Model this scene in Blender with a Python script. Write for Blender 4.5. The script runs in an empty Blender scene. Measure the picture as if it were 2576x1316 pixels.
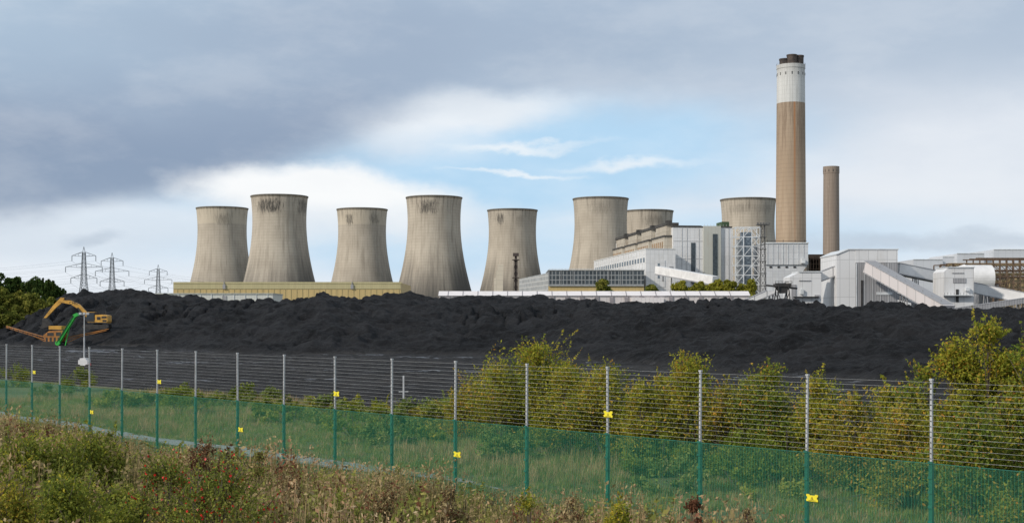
import bpy, math, random
import numpy as np
from mathutils import Vector, Matrix
rng=np.random.default_rng(7); random.seed(7)
F=3300.0; CX=1288.0; HY=800.0; CH=5.35
sc=bpy.context.scene
def X_(px,d): return (px-CX)/F*d
def Z_(py,d): return CH+(HY-py)*d/F
def W(px,py,d): return (X_(px,d),d,Z_(py,d))
def lin(c):
    return tuple(((v/255)/12.92 if v/255<=0.04045 else ((v/255+0.055)/1.055)**2.4) for v in c)
# ---------------------------------------------------------------- materials
def nt_new(name):
    m=bpy.data.materials.new(name); m.use_nodes=True
    nt=m.node_tree; b=nt.nodes['Principled BSDF']; return m,nt,b
def N(nt,t,**k):
    n=nt.nodes.new(t)
    for a,v in k.items(): setattr(n,a,v)
    return n
def math_(nt,op,a,b=None,c=None,clamp=False):
    n=N(nt,'ShaderNodeMath',operation=op,use_clamp=clamp)
    for i,v in enumerate((a,b,c)):
        if v is None: continue
        if isinstance(v,(int,float)): n.inputs[i].default_value=v
        else: nt.links.new(v,n.inputs[i])
    return n.outputs[0]
def mixc(nt,f,a,b,bt='MIX'):
    n=N(nt,'ShaderNodeMix',data_type='RGBA',blend_type=bt)
    for s,v in ((n.inputs[0],f),(n.inputs[6],a),(n.inputs[7],b)):
        if isinstance(v,(int,float)): s.default_value=v
        elif isinstance(v,(tuple,list)): s.default_value=(*v[:3],1)
        else: nt.links.new(v,s)
    return n.outputs[2]
def mrange(nt,v,a,b,c=0.0,d=1.0,sm=True):
    n=N(nt,'ShaderNodeMapRange'); 
    if sm: n.interpolation_type='SMOOTHSTEP'
    nt.links.new(v,n.inputs[0])
    for i,x in enumerate((a,b,c,d)): n.inputs[i+1].default_value=x
    return n.outputs[0]
def noise(nt,vec,scale,detail=4,rough=.6,stretch=None,loc=(0,0,0)):
    if stretch:
        mp=N(nt,'ShaderNodeMapping'); mp.inputs['Scale'].default_value=stretch; mp.inputs['Location'].default_value=loc
        nt.links.new(vec,mp.inputs[0]); vec=mp.outputs[0]
    n=N(nt,'ShaderNodeTexNoise'); n.inputs['Scale'].default_value=scale
    n.inputs['Detail'].default_value=detail; n.inputs['Roughness'].default_value=rough
    nt.links.new(vec,n.inputs['Vector']); return n.outputs['Fac']
def bumpn(nt,b,h,strength,dist):
    n=N(nt,'ShaderNodeBump'); n.inputs['Strength'].default_value=strength; n.inputs['Distance'].default_value=dist
    nt.links.new(h,n.inputs['Height']); nt.links.new(n.outputs[0],b.inputs['Normal'])
def objc(nt): return N(nt,'ShaderNodeTexCoord').outputs['Object']
def mat(name,col,rough=.75,var=.2,scale=.5,bump=0,stretch=(1,1,1),metal=0,col2=None,detail=5):
    m,nt,b=nt_new(name); o=objc(nt)
    f=noise(nt,o,scale,detail,.65,stretch); f=mrange(nt,f,.3,.7)
    a=tuple(c*(1-var) for c in col); c2=col2 if col2 else tuple(min(1,c*(1+var*.6)) for c in col)
    nt.links.new(mixc(nt,f,a,c2),b.inputs['Base Color'])
    b.inputs['Roughness'].default_value=rough; b.inputs['Metallic'].default_value=metal
    if bump: bumpn(nt,b,f,.6,bump)
    return m
def panel(name,col,line,w,h,mort=.02,var=.12,stain=(.35,.25,.16),stainamt=.25,rough=.6,scale=.06):
    m,nt,b=nt_new(name); o=objc(nt)
    s=N(nt,'ShaderNodeSeparateXYZ'); nt.links.new(o,s.inputs[0])
    c=N(nt,'ShaderNodeCombineXYZ'); nt.links.new(math_(nt,'ADD',s.outputs[0],s.outputs[1]),c.inputs[0]); nt.links.new(s.outputs[2],c.inputs[1])
    br=N(nt,'ShaderNodeTexBrick'); br.offset=0; nt.links.new(c.outputs[0],br.inputs['Vector'])
    br.inputs['Scale'].default_value=1; br.inputs['Brick Width'].default_value=w; br.inputs['Row Height'].default_value=h
    br.inputs['Mortar Size'].default_value=mort*min(w,h); br.inputs['Mortar Smooth'].default_value=.2
    br.inputs['Color1'].default_value=(*[x*(1-var) for x in col],1); br.inputs['Color2'].default_value=(*col,1); br.inputs['Mortar'].default_value=(*line,1)
    f=noise(nt,o,1,6,.7,(scale*4,scale*4,scale)); f=mrange(nt,f,.5,.8,0,stainamt)
    nt.links.new(mixc(nt,f,br.outputs[0],stain),b.inputs['Base Color']); b.inputs['Roughness'].default_value=rough
    return m
# ---------------------------------------------------------------- mesh builder
class MB:
    def __init__(s): s.v=[];s.f=[];s.m=[]
    def add(s,vs,fs,m=0):
        o=len(s.v); s.v+= [tuple(x) for x in vs]; s.f+=[tuple(i+o for i in f) for f in fs]; s.m+=[m]*len(fs)
    def box(s,a,b,m=0):
        x0,y0,z0=a;x1,y1,z1=b
        s.add([(x0,y0,z0),(x1,y0,z0),(x1,y1,z0),(x0,y1,z0),(x0,y0,z1),(x1,y0,z1),(x1,y1,z1),(x0,y1,z1)],
              [(3,2,1,0),(4,5,6,7),(0,1,5,4),(1,2,6,5),(2,3,7,6),(3,0,4,7)],m)
    def beam(s,p,q,w,h,m=0,up=(0,0,1)):
        p=Vector(p);q=Vector(q);d=(q-p).normalized();u=Vector(up)
        if abs(d.dot(u))>.98: u=Vector((0,1,0))
        r=d.cross(u).normalized();u=r.cross(d).normalized()
        r*=w/2;u*=h/2
        s.add([p-r-u,p+r-u,p+r+u,p-r+u,q-r-u,q+r-u,q+r+u,q-r+u],[(0,1,2,3),(7,6,5,4),(1,0,4,5),(2,1,5,6),(3,2,6,7),(0,3,7,4)],m)
    def cyl(s,p,q,r0,r1,m=0,n=8,cap=True):
        p=Vector(p);q=Vector(q);d=(q-p).normalized();u=Vector((0,0,1)) if abs(d.z)<.9 else Vector((1,0,0))
        a=d.cross(u).normalized();b=d.cross(a)
        vs=[p+(a*math.cos(t)+b*math.sin(t))*r0 for t in [2*math.pi*i/n for i in range(n)]]+[q+(a*math.cos(t)+b*math.sin(t))*r1 for t in [2*math.pi*i/n for i in range(n)]]
        fs=[(i,i+n,(i+1)%n+n,(i+1)%n) for i in range(n)]
        if cap: fs+=[tuple(range(n)),tuple(range(2*n-1,n-1,-1))]
        s.add(vs,fs,m)
    def prism(s,poly,y0,y1,m=0):   # poly in (x,z), extruded in y
        n=len(poly)
        s.add([(x,y0,z) for x,z in poly]+[(x,y1,z) for x,z in poly],[tuple(range(n)),tuple(range(2*n-1,n-1,-1))]+[(i,i+n,(i+1)%n+n,(i+1)%n) for i in range(n)],m)
    def rev(s,prof,n=64,m=0,c=(0,0)):
        o=[];k=len(prof)
        for r,z in prof: o+=[(c[0]+r*math.cos(2*math.pi*i/n),c[1]+r*math.sin(2*math.pi*i/n),z) for i in range(n)]
        s.add(o,[(j*n+i,j*n+(i+1)%n,(j+1)*n+(i+1)%n,(j+1)*n+i) for j in range(k-1) for i in range(n)],m)
    def obj(s,name,mats,loc=(0,0,0),rz=0,smooth=False,parent=None,fixn=True):
        me=bpy.data.meshes.new(name); me.from_pydata(s.v,[],s.f)
        for m in mats: me.materials.append(m)
        me.polygons.foreach_set('material_index',s.m)
        if smooth: me.polygons.foreach_set('use_smooth',[True]*len(s.f))
        me.update()
        if fixn:
            import bmesh
            b=bmesh.new(); b.from_mesh(me); bmesh.ops.recalc_face_normals(b,faces=b.faces); b.to_mesh(me); b.free()
        ob=bpy.data.objects.new(name,me); sc.collection.objects.link(ob); ob.location=loc; ob.rotation_euler=(0,0,rz)
        if parent: ob.parent=parent
        return ob
    def pb(s,p0,p1,yt,yb,d,th,m=0):
        s.box((X_(p0,d),d,0 if yb is None else Z_(yb,d)),(X_(p1,d),d+th,Z_(yt,d)),m)
def quadmesh(name,V,mats,mi=None,loc=(0,0,0)):
    n=len(V)//4
    me=bpy.data.meshes.new(name); me.vertices.add(len(V)); me.vertices.foreach_set('co',np.asarray(V,dtype=np.float32).ravel())
    me.loops.add(4*n); me.loops.foreach_set('vertex_index',np.arange(4*n,dtype=np.int32))
    me.polygons.add(n); me.polygons.foreach_set('loop_start',np.arange(0,4*n,4,dtype=np.int32))
    for m in mats: me.materials.append(m)
    if mi is not None: me.polygons.foreach_set('material_index',np.asarray(mi,dtype=np.int32))
    me.update(calc_edges=True); me.validate()
    ob=bpy.data.objects.new(name,me); sc.collection.objects.link(ob); ob.location=loc; return ob
# ---------------------------------------------------------------- numpy noise
TB=rng.random((256,256))
def vn(x,y):
    x=np.asarray(x,float);y=np.asarray(y,float)
    xi=np.floor(x).astype(int);yi=np.floor(y).astype(int);fx=x-xi;fy=y-yi
    fx=fx*fx*(3-2*fx);fy=fy*fy*(3-2*fy)
    a=TB[xi&255,yi&255];b=TB[(xi+1)&255,yi&255];c=TB[xi&255,(yi+1)&255];d=TB[(xi+1)&255,(yi+1)&255]
    return (a*(1-fx)+b*fx)*(1-fy)+(c*(1-fx)+d*fx)*fy-.5
def fbm(x,y,o=4):
    s=0;a=1.
    for i in range(o): s=s+a*vn(x*2**i+17*i,y*2**i+31*i);a*=.5
    return s
# fence line frame
FX0,FY0=-23.9,62.0
def fpt(i): return (FX0+2.025*i, FY0*(1-.0357*i))
def nd(X,Y): return (X-FX0)*.738+(Y-FY0)*.675       # distance behind fence
def verge_h(X,Y):
    n=nd(X,Y)
    base=.25*fbm(X*.15,Y*.15,3)
    base=base*np.clip((np.abs(n)-.3)/3,0,1)
    rise=np.clip((20-Y)/20,0,1)**1.2*3.2
    drop=-np.clip((n-21-2*vn(X*.2,Y*.2))/4,0,1)*.9
    return base+rise+drop
# ---------------------------------------------------------------- coal height
def ip(px,pts,k): 
    a=np.array(pts,float); return np.interp(px,a[:,0],a[:,k])
L0=[(-900,840,330),(-60,835,330),(0,822,330),(60,790,335),(100,764,340),(150,748,345),(175,741,345),(210,736,345),(300,736,345),(360,740,345),(400,751,345),(500,757,340),(620,757,335),(700,750,335),(740,752,335),(780,775,335),(900,830,335)]
T0=[(-900,268),(0,262),(120,256),(300,250),(560,240),(900,235)]
L1=[(380,875,215),(460,868,222),(540,848,232),(620,812,255),(700,775,282),(760,748,295),(800,735,300),(850,741,300),(1000,745,305),(1100,749,310),(1300,754,315),(1500,757,315),(1700,762,310),(1900,766,300),(2100,769,290),(2300,773,280),(2500,778,270),(2700,785,265),(3500,792,260)]
T1=[(380,205),(540,206),(700,192),(1000,192),(1200,190),(1400,168),(1600,152),(1750,137),(1900,122),(2150,117),(2300,108),(2600,98),(3500,88)]
EX=[
 ([(740,885,212),(790,862,211),(850,844,210),(920,835,210),(1000,838,210),(1080,846,209),(1180,850,206),(1290,862,200),(1350,900,195)],9,.02),
 ([(535,888,204),(570,868,203),(600,852,202),(630,848,201),(670,860,200),(720,892,200)],8,.35),
 ([(300,880,250),(360,862,250),(420,856,250),(500,862,246),(560,880,240)],8,.3),
 ([(1350,905,186),(1450,872,188),(1600,835,196),(1700,800,205),(1760,791,208),(1830,796,206),(1900,830,200),(1990,875,190)],28,.02),
 ([(150,872,270),(190,838,268),(215,828,266),(330,828,266),(420,845,268),(500,868,268)],7,.06),
 ([(-300,850,300),(0,835,300),(60,805,300),(130,782,302),(200,775,302),(300,792,300),(420,820,290),(520,850,285)],16,.04),
 ([(2000,880,160),(2100,868,158),(2250,870,150),(2400,880,145),(2700,890,140)],14,.05),
 ([(820,800,262),(900,788,262),(1050,788,262),(1200,796,260),(1330,812,255)],9,.0),
 ([(560,800,290),(640,785,295),(720,770,300)],10,.1),
 ([(1150,850,228),(1250,822,230),(1400,812,232),(1520,818,230),(1620,840,226)],9,.01),
]
def coal_h(px,Z):
    X=(px-CX)/F*Z
    wob=12*fbm(X*.03+5,Z*.03,5)
    h=np.zeros_like(Z)
    def prof(t): return np.clip(t,0,1)**.66*(1-.12*np.sin(np.clip(t,0,1)*9.4))
    for L,T in ((L0,T0),(L1,T1)):
        yc=ip(px,L,1);Zc=ip(px,L,2);zc=np.maximum(CH+(HY-yc)*Zc/F,-1);Zt=ip(px,T,1)+wob
        t=(Z-Zt)/(Zc-Zt)
        f=zc*prof(t); bk=zc-.06*(Z-Zc)
        if L is L1: bk=np.where(px<800,zc-.3*(Z-Zc),bk)
        h=np.maximum(h,np.where(Z<=Zc,f,bk))
    for P,fw,bs in EX:
        a=np.array(P,float);yc=ip(px,P,1);Zc=ip(px,P,2)+wob*.6;zc=np.maximum(CH+(HY-yc)*Zc/F,-1)
        ok=(px>a[0,0])&(px<a[-1,0])
        t=np.clip((Z-(Zc-fw))/fw,0,1)
        g=np.where(Z<=Zc,zc*t*t*(3-2*t)*.3+zc*t*.7,zc-bs*(Z-Zc))
        h=np.where(ok,np.maximum(h,g),h)
    k=np.clip(h/2.0,0,1)
    big=k*np.clip((px+20)/220,.25,1)
    lump=.25-np.abs(vn(X*.11+3,Z*.07))
    h=h+big*(1.6*fbm(X*.05,Z*.05,6)+1.9*lump)+k*(.85*fbm(X*.5,Z*.5,4)+1.9*(.22-np.abs(vn(X*.28+8+.6*vn(Z*.2,X*.2),Z*.2)))+.8*(.22-np.abs(vn(X*.7+3,Z*.5+9)))-.1)
    h=h+k*.7*vn((X+Z*.9)*.03,(Z-X*.35)*.4)*np.clip((px-1300)/500,0,1)
    gull=np.abs(vn(X*.35+2*vn(Z*.1,X*.1),Z*.03)); h=h-k*1.5*(np.clip(.12-gull,0,1)/.12)*np.clip(vn(X*.02+9,Z*.02)*3+.5,0,1)
    toe=np.clip(1-np.abs(h-.6)/1.2,0,1); h=h+toe*.7*np.clip(fbm(X*.9,Z*.9,3),0,1)
    n=nd(X,Z)
    h=h+.12*fbm(X*.25,Z*.25,4)+.12*vn(X*.07+Z*.02,Z*1.1)
    h=np.where(n<24,h-np.clip((24-n)/4,0,1)*1.0,h)
    return h
cols=np.arange(-1000,3600,4.5); rows=np.concatenate([np.geomspace(58,360,480),np.linspace(364,430,16)])
PX,ZZ=np.meshgrid(cols,rows); H=coal_h(PX,ZZ); XX=(PX-CX)/F*ZZ
H[-1,:]=-.5
def gridobj(name,X,Y,Zc,m):
    nr,nc=X.shape
    me=bpy.data.meshes.new(name); v=np.stack([X,Y,Zc],-1).reshape(-1,3).astype(np.float32)
    idx=np.arange(nr*nc).reshape(nr,nc); q=np.stack([idx[:-1,:-1],idx[:-1,1:],idx[1:,1:],idx[1:,:-1]],-1).reshape(-1,4).astype(np.int32)
    me.vertices.add(len(v)); me.vertices.foreach_set('co',v.ravel()); me.loops.add(q.size); me.loops.foreach_set('vertex_index',q.ravel())
    me.polygons.add(len(q)); me.polygons.foreach_set('loop_start',np.arange(0,q.size,4,dtype=np.int32))
    me.polygons.foreach_set('use_smooth',np.ones(len(q),dtype=bool))
    me.materials.append(m); me.update(calc_edges=True); me.validate()
    ob=bpy.data.objects.new(name,me); sc.collection.objects.link(ob); return ob
def coal_mat():
    m,nt,b=nt_new('coal'); o=objc(nt)
    s=N(nt,'ShaderNodeSeparateXYZ'); nt.links.new(o,s.inputs[0])
    f1=noise(nt,o,.09,8,.72); f2=noise(nt,o,1.6,7,.8); f3=noise(nt,o,1,6,.7,(.03,.5,.5))
    c=mixc(nt,mrange(nt,f1,.40,.60),(.0055,.006,.0075),(.025,.025,.0275))
    c=mixc(nt,mrange(nt,f2,.5,.68,0,.6),c,(.055,.055,.059))
    c=mixc(nt,mrange(nt,f2,.45,.35,0,.6),c,(.004,.004,.005))
    c=mixc(nt,mrange(nt,f3,.5,.66,0,.5),c,(.048,.048,.052))
    flat=mrange(nt,s.outputs[2],.75,.15)
    st=noise(nt,o,1,8,.75,(.035,.12,.3)); st2=noise(nt,o,1,7,.8,(.22,1.0,1))
    mud=mixc(nt,mrange(nt,st2,.38,.62),(.02,.02,.021),(.085,.082,.080))
    mud=mixc(nt,mrange(nt,noise(nt,o,3.5,5,.8),.5,.75,0,.5),mud,(.13,.125,.12))
    mud=mixc(nt,mrange(nt,noise(nt,o,.06,5,.7),.4,.6,.65,0),mud,(.022,.022,.024))
    wf=math_(nt,'ADD',math_(nt,'MULTIPLY',st,.6),math_(nt,'MULTIPLY',st2,.4))
    wet=math_(nt,'MULTIPLY',mrange(nt,wf,.555,.60),flat)
    mud=mixc(nt,wet,mud,(.05,.05,.055))
    c=mixc(nt,flat,c,mud)
    nt.links.new(c,b.inputs['Base Color'])
    r=math_(nt,'SUBTRACT',.88,math_(nt,'MULTIPLY',wet,.60)); nt.links.new(r,b.inputs['Roughness'])
    b.inputs['Specular IOR Level'].default_value=.22
    hh=math_(nt,'ADD',noise(nt,o,.9,8,.8),math_(nt,'MULTIPLY',noise(nt,o,1,6,.7,(.05,.9,.6)),.8))
    bn=N(nt,'ShaderNodeBump'); bn.inputs['Distance'].default_value=1.7; nt.links.new(hh,bn.inputs['Height'])
    nt.links.new(mrange(nt,wet,0,1,1.0,.15),bn.inputs['Strength']); nt.links.new(bn.outputs[0],b.inputs['Normal'])
    return m
gridobj('coal_heap',XX,ZZ,H,coal_mat())
def coal_at(px,Z): return float(coal_h(np.array([float(px)]),np.array([float(Z)]))[0])
g=MB(); g.add([(-9000,-300,-1.0),(9000,-300,-1.0),(9000,14000,-1.0),(-9000,14000,-1.0)],[(0,1,2,3)])
g.obj('ground',[mat('far_ground',(.09,.10,.06),.9,.4,.01,col2=(.14,.13,.10))])
def verge_mat():
    m,nt,b=nt_new('verge_grass'); o=objc(nt)
    f=mrange(nt,noise(nt,o,.25,5,.65),.35,.65); f2=mrange(nt,noise(nt,o,6,5,.75),.35,.7)
    c=mixc(nt,f,(.075,.12,.03),(.14,.16,.05)); c=mixc(nt,math_(nt,'MULTIPLY',f2,.4),c,(.2,.17,.09))
    nt.links.new(c,b.inputs['Base Color']); b.inputs['Roughness'].default_value=.95; bumpn(nt,b,f2,.8,.15); return m
vx=np.arange(-95,60,.6); vy=np.arange(-6,150,.6); VX,VY=np.meshgrid(vx,vy); gridobj('grass_verge',VX,VY,verge_h(VX,VY),verge_mat())
pm=MB(); pts=[]
for i in np.arange(-16,10.6,.5):
    x,y=fpt(i); wv=.25*math.sin(i*.9); row=[]; tp=min(1,(10.6-i)/3)
    for off in (3.3+wv-.75*tp,3.3+wv,3.3+wv+.75*tp):
        xx,yy=x+.738*off,y+.675*off; row.append((xx,yy,float(verge_h(np.array([xx]),np.array([yy]))[0])+.05))
    pts.append(row)
for k in range(len(pts)-1):
    for j in range(2): pm.add([pts[k][j],pts[k][j+1],pts[k+1][j+1],pts[k+1][j]],[(0,1,2,3)])
pm.obj('path',[mat('path_gravel',(.24,.245,.24),.9,.3,3,bump=.02)],smooth=True)

# ---------------------------------------------------------------- cooling towers
def tower_mat(seed,patches,band,dark):
    m,nt,b=nt_new('tower_concrete'); o=objc(nt); s=N(nt,'ShaderNodeSeparateXYZ'); nt.links.new(o,s.inputs[0]); x,y,z=s.outputs
    base=mixc(nt,mrange(nt,noise(nt,o,.05,6,.6,loc=(seed,0,0),stretch=(1,1,1)),.3,.7),(.385,.335,.268),(.475,.42,.34))
    ring=mrange(nt,math_(nt,'FRACT',math_(nt,'DIVIDE',z,2.6)),.0,.22,1,0); rn=noise(nt,o,.4,3)
    base=mixc(nt,math_(nt,'MULTIPLY',ring,math_(nt,'MULTIPLY',rn,.6)),base,(.19,.165,.13))
    ang=math_(nt,'ARCTAN2',x,math_(nt,'MULTIPLY',y,-1.0))
    vl=mrange(nt,math_(nt,'ABSOLUTE',math_(nt,'SUBTRACT',math_(nt,'FRACT',math_(nt,'MULTIPLY',ang,13.0)),.5)),0,.09,1,0)
    base=mixc(nt,math_(nt,'MULTIPLY',vl,.16),base,(.2,.18,.15))
    cv=N(nt,'ShaderNodeCombineXYZ'); nt.links.new(math_(nt,'MULTIPLY',ang,25),cv.inputs[0]); nt.links.new(math_(nt,'MULTIPLY',z,.06),cv.inputs[1]); cv.inputs[2].default_value=seed
    sn=noise(nt,cv.outputs[0],.45,6,.75)
    st=mrange(nt,sn,.46,.70,0,.6); base=mixc(nt,st,base,(.21,.18,.14))
    an=noise(nt,cv.outputs[0],.16,5,.65)
    al=math_(nt,'MULTIPLY',mrange(nt,math_(nt,'ADD',z,math_(nt,'MULTIPLY',an,-90.0)),-32,24,1,0),dark)
    base=mixc(nt,al,base,(.085,.078,.068))
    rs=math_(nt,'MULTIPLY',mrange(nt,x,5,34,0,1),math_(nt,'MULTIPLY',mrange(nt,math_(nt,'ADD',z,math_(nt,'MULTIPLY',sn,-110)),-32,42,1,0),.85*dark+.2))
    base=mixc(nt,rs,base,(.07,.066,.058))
    if band:
        base=mixc(nt,mrange(nt,z,97.6,98.0,0,.55),base,(.54,.47,.36))
    tp=mrange(nt,z,96,113,0,1); tn=mrange(nt,sn,.48,.62,0,.55); base=mixc(nt,math_(nt,'MULTIPLY',tp,tn),base,(.15,.13,.11))
    for (x0,z0,rx,rz,am) in patches:
        dx=math_(nt,'ABSOLUTE',math_(nt,'DIVIDE',math_(nt,'SUBTRACT',x,x0),rx)); dz=math_(nt,'ABSOLUTE',math_(nt,'DIVIDE',math_(nt,'SUBTRACT',z,z0),rz))
        k=math_(nt,'MULTIPLY',mrange(nt,dx,.3,1.2,1,0),mrange(nt,dz,.2,1.2,1,0)); k=math_(nt,'MULTIPLY',k,mrange(nt,y,-2,2,1,0))
        c2=N(nt,'ShaderNodeCombineXYZ'); nt.links.new(math_(nt,'MULTIPLY',ang,55),c2.inputs[0]); nt.links.new(math_(nt,'MULTIPLY',z,.22),c2.inputs[1]); c2.inputs[2].default_value=seed+3
        kk=mrange(nt,math_(nt,'ADD',noise(nt,c2.outputs[0],.8,6,.8),math_(nt,'MULTIPLY',k,.2)),.57,.74,0,am)
        base=mixc(nt,math_(nt,'MULTIPLY',kk,mrange(nt,k,0,.4)),base,(.045,.042,.038))
    rim=mrange(nt,z,112.9,113.1,0,.75); base=mixc(nt,rim,base,(.1,.095,.085))
    nt.links.new(base,b.inputs['Base Color']); b.inputs['Roughness'].default_value=.9; bumpn(nt,b,sn,.3,.3); return m
def rt(z): return 23.7*math.sqrt(1+((z-92)/61.5)**2)
TW=[(559,523,[(6,101,10,8,.5)],1,.4,1294),(703,493,[(-5,104,15,9,1),(22,104,5,10,.7)],0,.8,1168),(911,526,[(-10,102,5,8,.8),(14,103,6,8,.6)],1,.4,1308),
    (1092,496,[(-4,104,11,9,.85)],0,1.0,1179),(1289,528,[(-12,104,5,8,.9),(8,102,5,9,.3)],0,.95,1318),(1511,499,[(-2,104,12,9,.3)],0,.5,1191),
    (1631,530,[(3,103,14,8,.4)],0,.4,1328),(1882,501,[(-10,104,12,6,.3),(10,104,12,6,.3)],0,.3,1199)]
for k,(px,yt,pt,band,dk,d) in enumerate(TW):
    t=MB(); pr=[(rt(z),z) for z in np.linspace(9,113,50)]; pr+=[(rt(113)+.5,113.0),(rt(113)+.5,114),(rt(114)-.6,114)]+[(rt(z)-.8,z) for z in np.linspace(112,9,25)]+[(rt(9),9)]
    t.rev(pr,96)
    nl=36
    for i in range(nl):
        a=2*math.pi*i/nl
        for s_ in (-1,1):
            a2=a+s_*math.pi/nl
            t.cyl((43*math.cos(a),43*math.sin(a),0),(rt(9)*math.cos(a2)*.995,rt(9)*math.sin(a2)*.995,9.4),.5,.5,0,6)
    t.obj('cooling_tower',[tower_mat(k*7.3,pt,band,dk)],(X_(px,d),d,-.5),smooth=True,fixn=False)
# ---------------------------------------------------------------- chimneys
def chim_mat(h,wz,seed,c1=(.31,.225,.15),c2=(.43,.325,.225)):
    m,nt,b=nt_new('chimney_concrete'); o=objc(nt); s=N(nt,'ShaderNodeSeparateXYZ'); nt.links.new(o,s.inputs[0]); x,y,z=s.outputs
    ang=math_(nt,'ARCTAN2',x,math_(nt,'MULTIPLY',y,-1.0))
    cv=N(nt,'ShaderNodeCombineXYZ'); nt.links.new(math_(nt,'MULTIPLY',ang,8),cv.inputs[0]); nt.links.new(math_(nt,'MULTIPLY',z,.03),cv.inputs[1]); cv.inputs[2].default_value=seed
    sn=noise(nt,cv.outputs[0],.8,6,.75)
    base=mixc(nt,mrange(nt,sn,.3,.7),c1,c2)
    rg=mrange(nt,math_(nt,'FRACT',math_(nt,'DIVIDE',z,3.2)),0,.25,.3,0); base=mixc(nt,rg,base,(.18,.14,.1))
    base=mixc(nt,mrange(nt,noise(nt,o,.25,5,.8),.6,.75,0,.4),base,(.5,.42,.33))
    if wz:
        base=mixc(nt,mrange(nt,z,110,165,0,.5),base,(.36,.29,.22))
        drip=math_(nt,'MULTIPLY',mrange(nt,z,wz-90,wz,0,1),mrange(nt,sn,.42,.6,0,1)); base=mixc(nt,math_(nt,'MULTIPLY',drip,.75),base,(.15,.10,.065))
        rustline=math_(nt,'MULTIPLY',mrange(nt,math_(nt,'ABSOLUTE',math_(nt,'ADD',ang,-.05)),.0,.12,1,0),mrange(nt,z,40,wz,.2,.8)); base=mixc(nt,rustline,base,(.36,.15,.05))
        w=mixc(nt,mrange(nt,sn,.4,.7),(.58,.58,.56),(.40,.40,.38)); w=mixc(nt,mrange(nt,math_(nt,'FRACT',math_(nt,'DIVIDE',z,3.2)),0,.2,.35,0),w,(.4,.4,.39))
        base=mixc(nt,mrange(nt,z,wz-.15,wz+.15),base,w)
        base=mixc(nt,mrange(nt,z,h-14,h,0,.35),base,(.3,.29,.27))
    nt.links.new(base,b.inputs['Base Color']); b.inputs['Roughness'].default_value=.85; return m
dark=mat('dark_steel',(.035,.033,.032),.6,.4,.8)
soot=mat('sooty_liner',(.05,.042,.04),.8,.5,.3,col2=(.10,.075,.06))
d=973; t=MB(); hc=Z_(166,d)
t.rev([(11.6,0),(11.1,60),(10.4,hc-30),(10.2,hc-3),(10.5,hc-2.8),(10.5,hc),(9.9,hc),(9.9,hc-.4),(0.01,hc-.4)],64)
for i in range(14):
    a=2*math.pi*i/14+.1; r=10.22; t.beam((r*math.cos(a),r*math.sin(a),hc-8),(r*math.cos(a),r*math.sin(a),hc-6),.6,.4,1)
for i in range(24):
    a=2*math.pi*i/24; t.beam((10.5*math.cos(a),10.5*math.sin(a),hc),(10.5*math.cos(a),10.5*math.sin(a),hc+1.3),.12,.12,1)
for (fx,fy,fh) in ((-5.2,-2,4.5),(5.2,-2.5,6.8),(-.4,-5.2,6.9),(1.5,5,6.5)):
    t.rev([(3.6,hc-1),(3.7,hc+fh-1.2),(3.95,hc+fh-1),(3.95,hc+fh),(3.2,hc+fh),(3.2,hc+1)],20,2,(fx,fy))
t.obj('chimney',[chim_mat(hc,Z_(262,d),1.0),dark,soot],(X_(1989.5,d),d,0),smooth=False,fixn=False)
d=1050; t=MB(); hc=Z_(420,d)
t.rev([(6.9,0),(6.5,60),(6.15,hc-6),(6.4,hc-5.5),(6.4,hc),(5.6,hc),(5.6,hc-2),(.01,hc-2)],48)
for i in range(12):
    a=2*math.pi*i/12; t.beam((6.3*math.cos(a),6.3*math.sin(a),hc-4.5),(6.3*math.cos(a),6.3*math.sin(a),hc-2.5),.5,.5,1)
t.obj('chimney',[chim_mat(hc,None,5.,(.20,.155,.12),(.29,.235,.19)),dark],(X_(2091,d),d,0),fixn=False)
# ---------------------------------------------------------------- buildings
white=panel('white_cladding',(.68,.68,.68),(.45,.45,.45),3.0,6.0,.03,.08,stain=(.40,.36,.30),stainamt=.45)
white2=mat('white_paint',(.70,.69,.68),.6,.14,.2)
beige=panel('beige_panel',(.47,.42,.34),(.3,.26,.2),3.5,5,.05,.15,stain=(.2,.11,.06),stainamt=.6)
pale=panel('pale_grey_panel',(.47,.47,.42),(.38,.38,.34),2.5,40,.04,.05)
grey=panel('grey_ribbed',(.33,.33,.34),(.22,.22,.23),.8,60,.15,.12)
glass=panel('dark_glazing',(.06,.075,.085),(.30,.31,.31),2.4,3.0,.10,.45,stain=(.02,.02,.02),rough=.3)
yellow=panel('yellow_cladding',(.52,.39,.17),(.42,.32,.14),2.2,60,.06,.1,stainamt=.15)
olive=panel('olive_cladding',(.45,.40,.22),(.37,.33,.17),1.5,60,.05,.1,stainamt=.2)
roofd=mat('dark_roof',(.06,.055,.05),.8,.5,.3)
steelw=mat('pale_steel',(.6,.62,.63),.5,.2,.5)
rust=mat('rusty_steel',(.13,.085,.055),.8,.5,.4)
bluegrey=mat('blue_grey',(.16,.2,.24),.5,.3,.2)
greenr=mat('green_roof',(.05,.09,.04),.7,.3,.3)
b=MB(); d=900
b.pb(436,1008,711,None,d,90,0)
b.pb(436,1010,709.5,714,d-.6,1.0,1)
b.pb(436,1008,713.5,727,d-.35,.3,1)
for px in (560,882): b.pb(px,px+7,716,727,d-1.2,.8,2); b.pb(px+2.5,px+4.5,709,716,d-1,.6,2)
for px in np.arange(446,1005,14.3): b.pb(px,px+.5,727,None,d-.25,.24,1)
b.obj('warehouse',[yellow,olive,grey])
b=MB(); d=700; b.pb(390,686,739,None,d,30,0); b.pb(389,687,737.6,740,d-.5,31,1)
for px in np.arange(420,680,28): b.pb(px,px+1.2,740,None,d-.3,.28,2)
b.pb(560,570,744,760,d-.3,.28,3); b.pb(480,484,746,750,d-.3,.28,3)
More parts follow.
